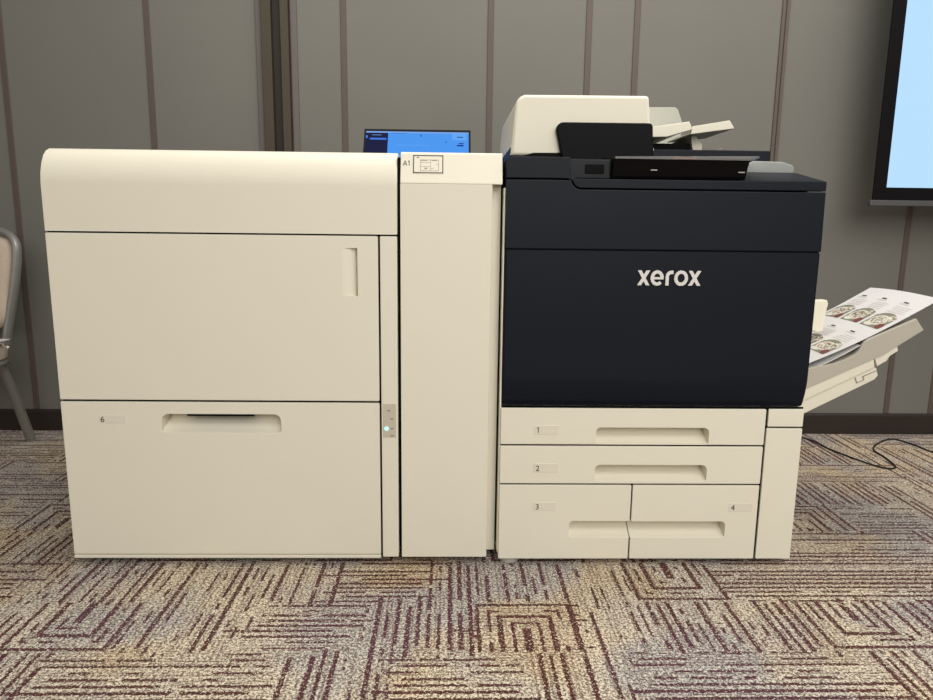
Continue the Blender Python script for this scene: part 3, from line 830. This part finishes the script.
LB(0.885, 0.95, 0.149, 0.154, 0.0013, 6); LB(0.905, 0.95, 0.158, 0.161, 0.0013, 6)
LB(0.77, 0.79, 0.162, 0.166, 0.0013, 4)
LB(0.30, 0.62, 0.150, 0.1515, 0.0012, 5)
ES = lambda n, r, g, bl: emat(n, lin(r, g, bl), 1.0)
lab(finish('screen', b, [ES('screen_blue', 72, 150, 240), ES('screen_header', 120, 165, 230), ES('screen_sidebar', 8, 14, 60), ES('screen_highlight', 60, 120, 225), ES('screen_mark', 45, 110, 200), ES('screen_card', 95, 165, 245), ES('screen_text', 18, 40, 120)], ll, smooth=None), 'lit blue screen')

# ================================================================== PROJECTION SCREEN
ps = thing('projection_screen', 'hanging projection screen lit pale blue with a black border at the right', 'projection screen', (2.35, 0.92, 0.895))
PX0, PX1 = 1.487, 3.25
b = nbox(PX0 + 0.046, PX1 - 0.046, 0.9170, 0.9205, 0.957, 1.95, mi=1)
b.faces.ensure_lookup_table(); b.faces[2].material_index = 0     # only the face towards the room shows the projected light
lab(finish('lit_surface', b, [emat('projected_pale_blue', lin(186, 225, 255), 1.0), SCRB], ps, smooth=None), 'pale blue lit picture area')
b = nbox(PX0, PX0 + 0.046, 0.9165, 0.9210, 0.912, 2.00); box(b, PX1 - 0.046, PX1, 0.9165, 0.9210, 0.912, 2.00)
box(b, PX0 + 0.046, PX1 - 0.046, 0.9165, 0.9210, 0.912, 0.957); box(b, PX0 + 0.046, PX1 - 0.046, 0.9165, 0.9210, 1.95, 2.00)
finish('border', b, SCRB, ps, smooth=None)
finish('weight_bar', nbox(PX0 - 0.010, PX1 + 0.010, 0.908, 0.930, 0.893, 0.913, 0.003, 2), ALU, ps)
b = nbox(PX0 - 0.05, PX1 + 0.05, 0.88, 0.98, 2.00, 2.10, 0.01, 3)
finish('roller_case', b, SCRB, ps)
for hx in (PX0 + 0.12, PX1 - 0.12):
    b = bmesh.new(); cyl(b, (hx, 0.93, 2.55), 'z', 0.006, 0.92, 10); finish('suspension_rod', b, ALU, ps)

# ================================================================== CHAIR
CH_A = R(14)      # turn about the vertical: 0 faces the viewer
chx, chy = -1.716, 0.885
ch = thing('banquet_chair', 'banquet chair with beige padded back and grey metal frame by the wall at the left', 'chair', (chx, chy, 0))
def cw(x, y, z):  # chair space: x to the viewer's right, y forward (towards the viewer), z up
    c, s = math.cos(CH_A), math.sin(CH_A)
    # forward = (-s, -c), right = (c, -s)
    return Vector((chx + x * c - y * s, chy - x * s - y * c, z))
hw = 0.205
def backline(x, z):   # y of the reclined back at height z
    return cw(x, -0.03 - 0.16 * max(0, z - 0.36) ** 1.2, z)
loop = [(-hw + 0.045, 0.36), (-hw + 0.03, 0.45), (-hw + 0.008, 0.58), (-hw, 0.68), (-hw + 0.010, 0.735), (-hw + 0.05, 0.765), (-hw + 0.11, 0.775), (0, 0.778),
        (hw - 0.11, 0.775), (hw - 0.05, 0.765), (hw - 0.010, 0.735), (hw, 0.68), (hw - 0.008, 0.58), (hw - 0.03, 0.45), (hw - 0.045, 0.36)]
b = bmesh.new()
tube(b, catmull([backline(*p) for p in loop], 5), 0.017, 0.013, 10, up=cw(0, 1, 0) - cw(0, 0, 0))
finish('back_frame', b, METAL, ch)
# padded back
b = bmesh.new()
inner = [(-hw + 0.052, 0.44), (-hw + 0.024, 0.58), (-hw + 0.017, 0.68), (-hw + 0.026, 0.728), (-hw + 0.058, 0.750), (0, 0.762), (hw - 0.058, 0.750), (hw - 0.026, 0.728), (hw - 0.017, 0.68), (hw - 0.024, 0.58), (hw - 0.052, 0.44)]
ol = catmull([Vector((p[0], p[1], 0)) for p in inner], 4, closed=True)
fdir = (cw(0, 1, 0) - cw(0, 0, 0))
cen = Vector((0, 0.60, 0)); layers = []
for k, (sc, off) in enumerate(((1.0, -0.012), (1.0, 0.006), (0.94, 0.020), (0.80, 0.030), (0.5, 0.036))):
    layers.append([b.verts.new(backline(cen.x + (p.x - cen.x) * sc, cen.y + (p.y - cen.y) * sc) + fdir * off) for p in ol])
nL = len(ol)
for a_, c2 in zip(layers, layers[1:]):
    for i in range(nL): b.faces.new((a_[i], a_[(i + 1) % nL], c2[(i + 1) % nL], c2[i]))
b.faces.new(layers[0][::-1]); b.faces.new(layers[-1])
lab(finish('backrest', b, PADM, ch, smooth=60), 'beige padded backrest')
# seat cushion
b = bmesh.new()
so = catmull([Vector(p + (0,)) for p in [(-0.20, 0.0), (-0.215, 0.18), (-0.215, 0.36), (-0.18, 0.405), (0, 0.415), (0.18, 0.405), (0.215, 0.36), (0.215, 0.18), (0.20, 0.0), (0, -0.01)]], 4, closed=True)
layers = []
for sc, z in ((0.97, 0.335), (1.0, 0.345), (1.0, 0.375), (0.96, 0.392), (0.80, 0.402), (0.4, 0.407)):
    layers.append([b.verts.new(cw(p.x * sc, 0.2 + (p.y - 0.2) * sc, z)) for p in so])
nL = len(so)
for a_, c2 in zip(layers, layers[1:]):
    for i in range(nL): b.faces.new((a_[i], a_[(i + 1) % nL], c2[(i + 1) % nL], c2[i]))
b.faces.new(layers[0][::-1]); b.faces.new(layers[-1])
lab(finish('seat', b, PADM, ch, smooth=60), 'beige padded seat')
b = bmesh.new()
tube(b, catmull([cw(-0.19, 0.0, 0.328), cw(-0.2, 0.36, 0.328), cw(0.2, 0.36, 0.328), cw(0.19, 0.0, 0.328)], 5, closed=True), 0.009, n=8)
finish('seat_frame', b, METAL, ch)
for sx in (-1, 1):
    b = bmesh.new()
    tube(b, catmull([cw(sx * (hw - 0.045), -0.03, 0.37), cw(sx * (hw - 0.042), 0.0, 0.325), cw(sx * (hw - 0.052), -0.050, 0.20), cw(sx * (hw - 0.072), -0.125, 0.004)], 5), 0.015, 0.019, 10)
    finish('leg', b, METAL, ch)
    b = bmesh.new()
    tube(b, catmull([cw(sx * (hw - 0.02), 0.35, 0.33), cw(sx * (hw - 0.015), 0.37, 0.18), cw(sx * hw, 0.39, 0.004)], 5), 0.011, 0.013, 10)
    finish('leg', b, METAL, ch)
# sheet lying on the seat
b = bmesh.new()
c_ = [(-0.02, 0.06), (0.235, 0.02), (0.27, 0.20), (0.01, 0.27)]
lo = [b.verts.new(cw(p[0], p[1], 0.4085)) for p in c_]; hi = [b.verts.new(cw(p[0], p[1], 0.4105)) for p in c_]
b.faces.new(lo[::-1]); b.faces.new(hi)
for i in range(4): b.faces.new((lo[i], lo[(i + 1) % 4], hi[(i + 1) % 4], hi[i]))
tag(finish('paper_sheet', b, PAPER, smooth=None), 'white paper lying on the seat of the banquet chair, corner sticking out', 'paper')

# ================================================================== CABLE
pts = [(1.30, 1.09), (1.397, 1.03), (1.418, 0.905), (1.458, 0.768), (1.498, 0.693), (1.545, 0.705), (1.57, 0.809), (1.581, 0.892), (1.64, 0.967), (1.736, 1.03), (1.773, 0.969), (1.80, 0.852), (1.95, 0.80), (2.2, 0.9)]
b = bmesh.new(); tube(b, catmull([(x, y, 0.0034) for x, y in pts], 8), 0.0032, n=8)
tag(finish('power_cable', b, RUB, smooth=60), 'thin black cable lying in loops on the carpet under the projection screen', 'cable')
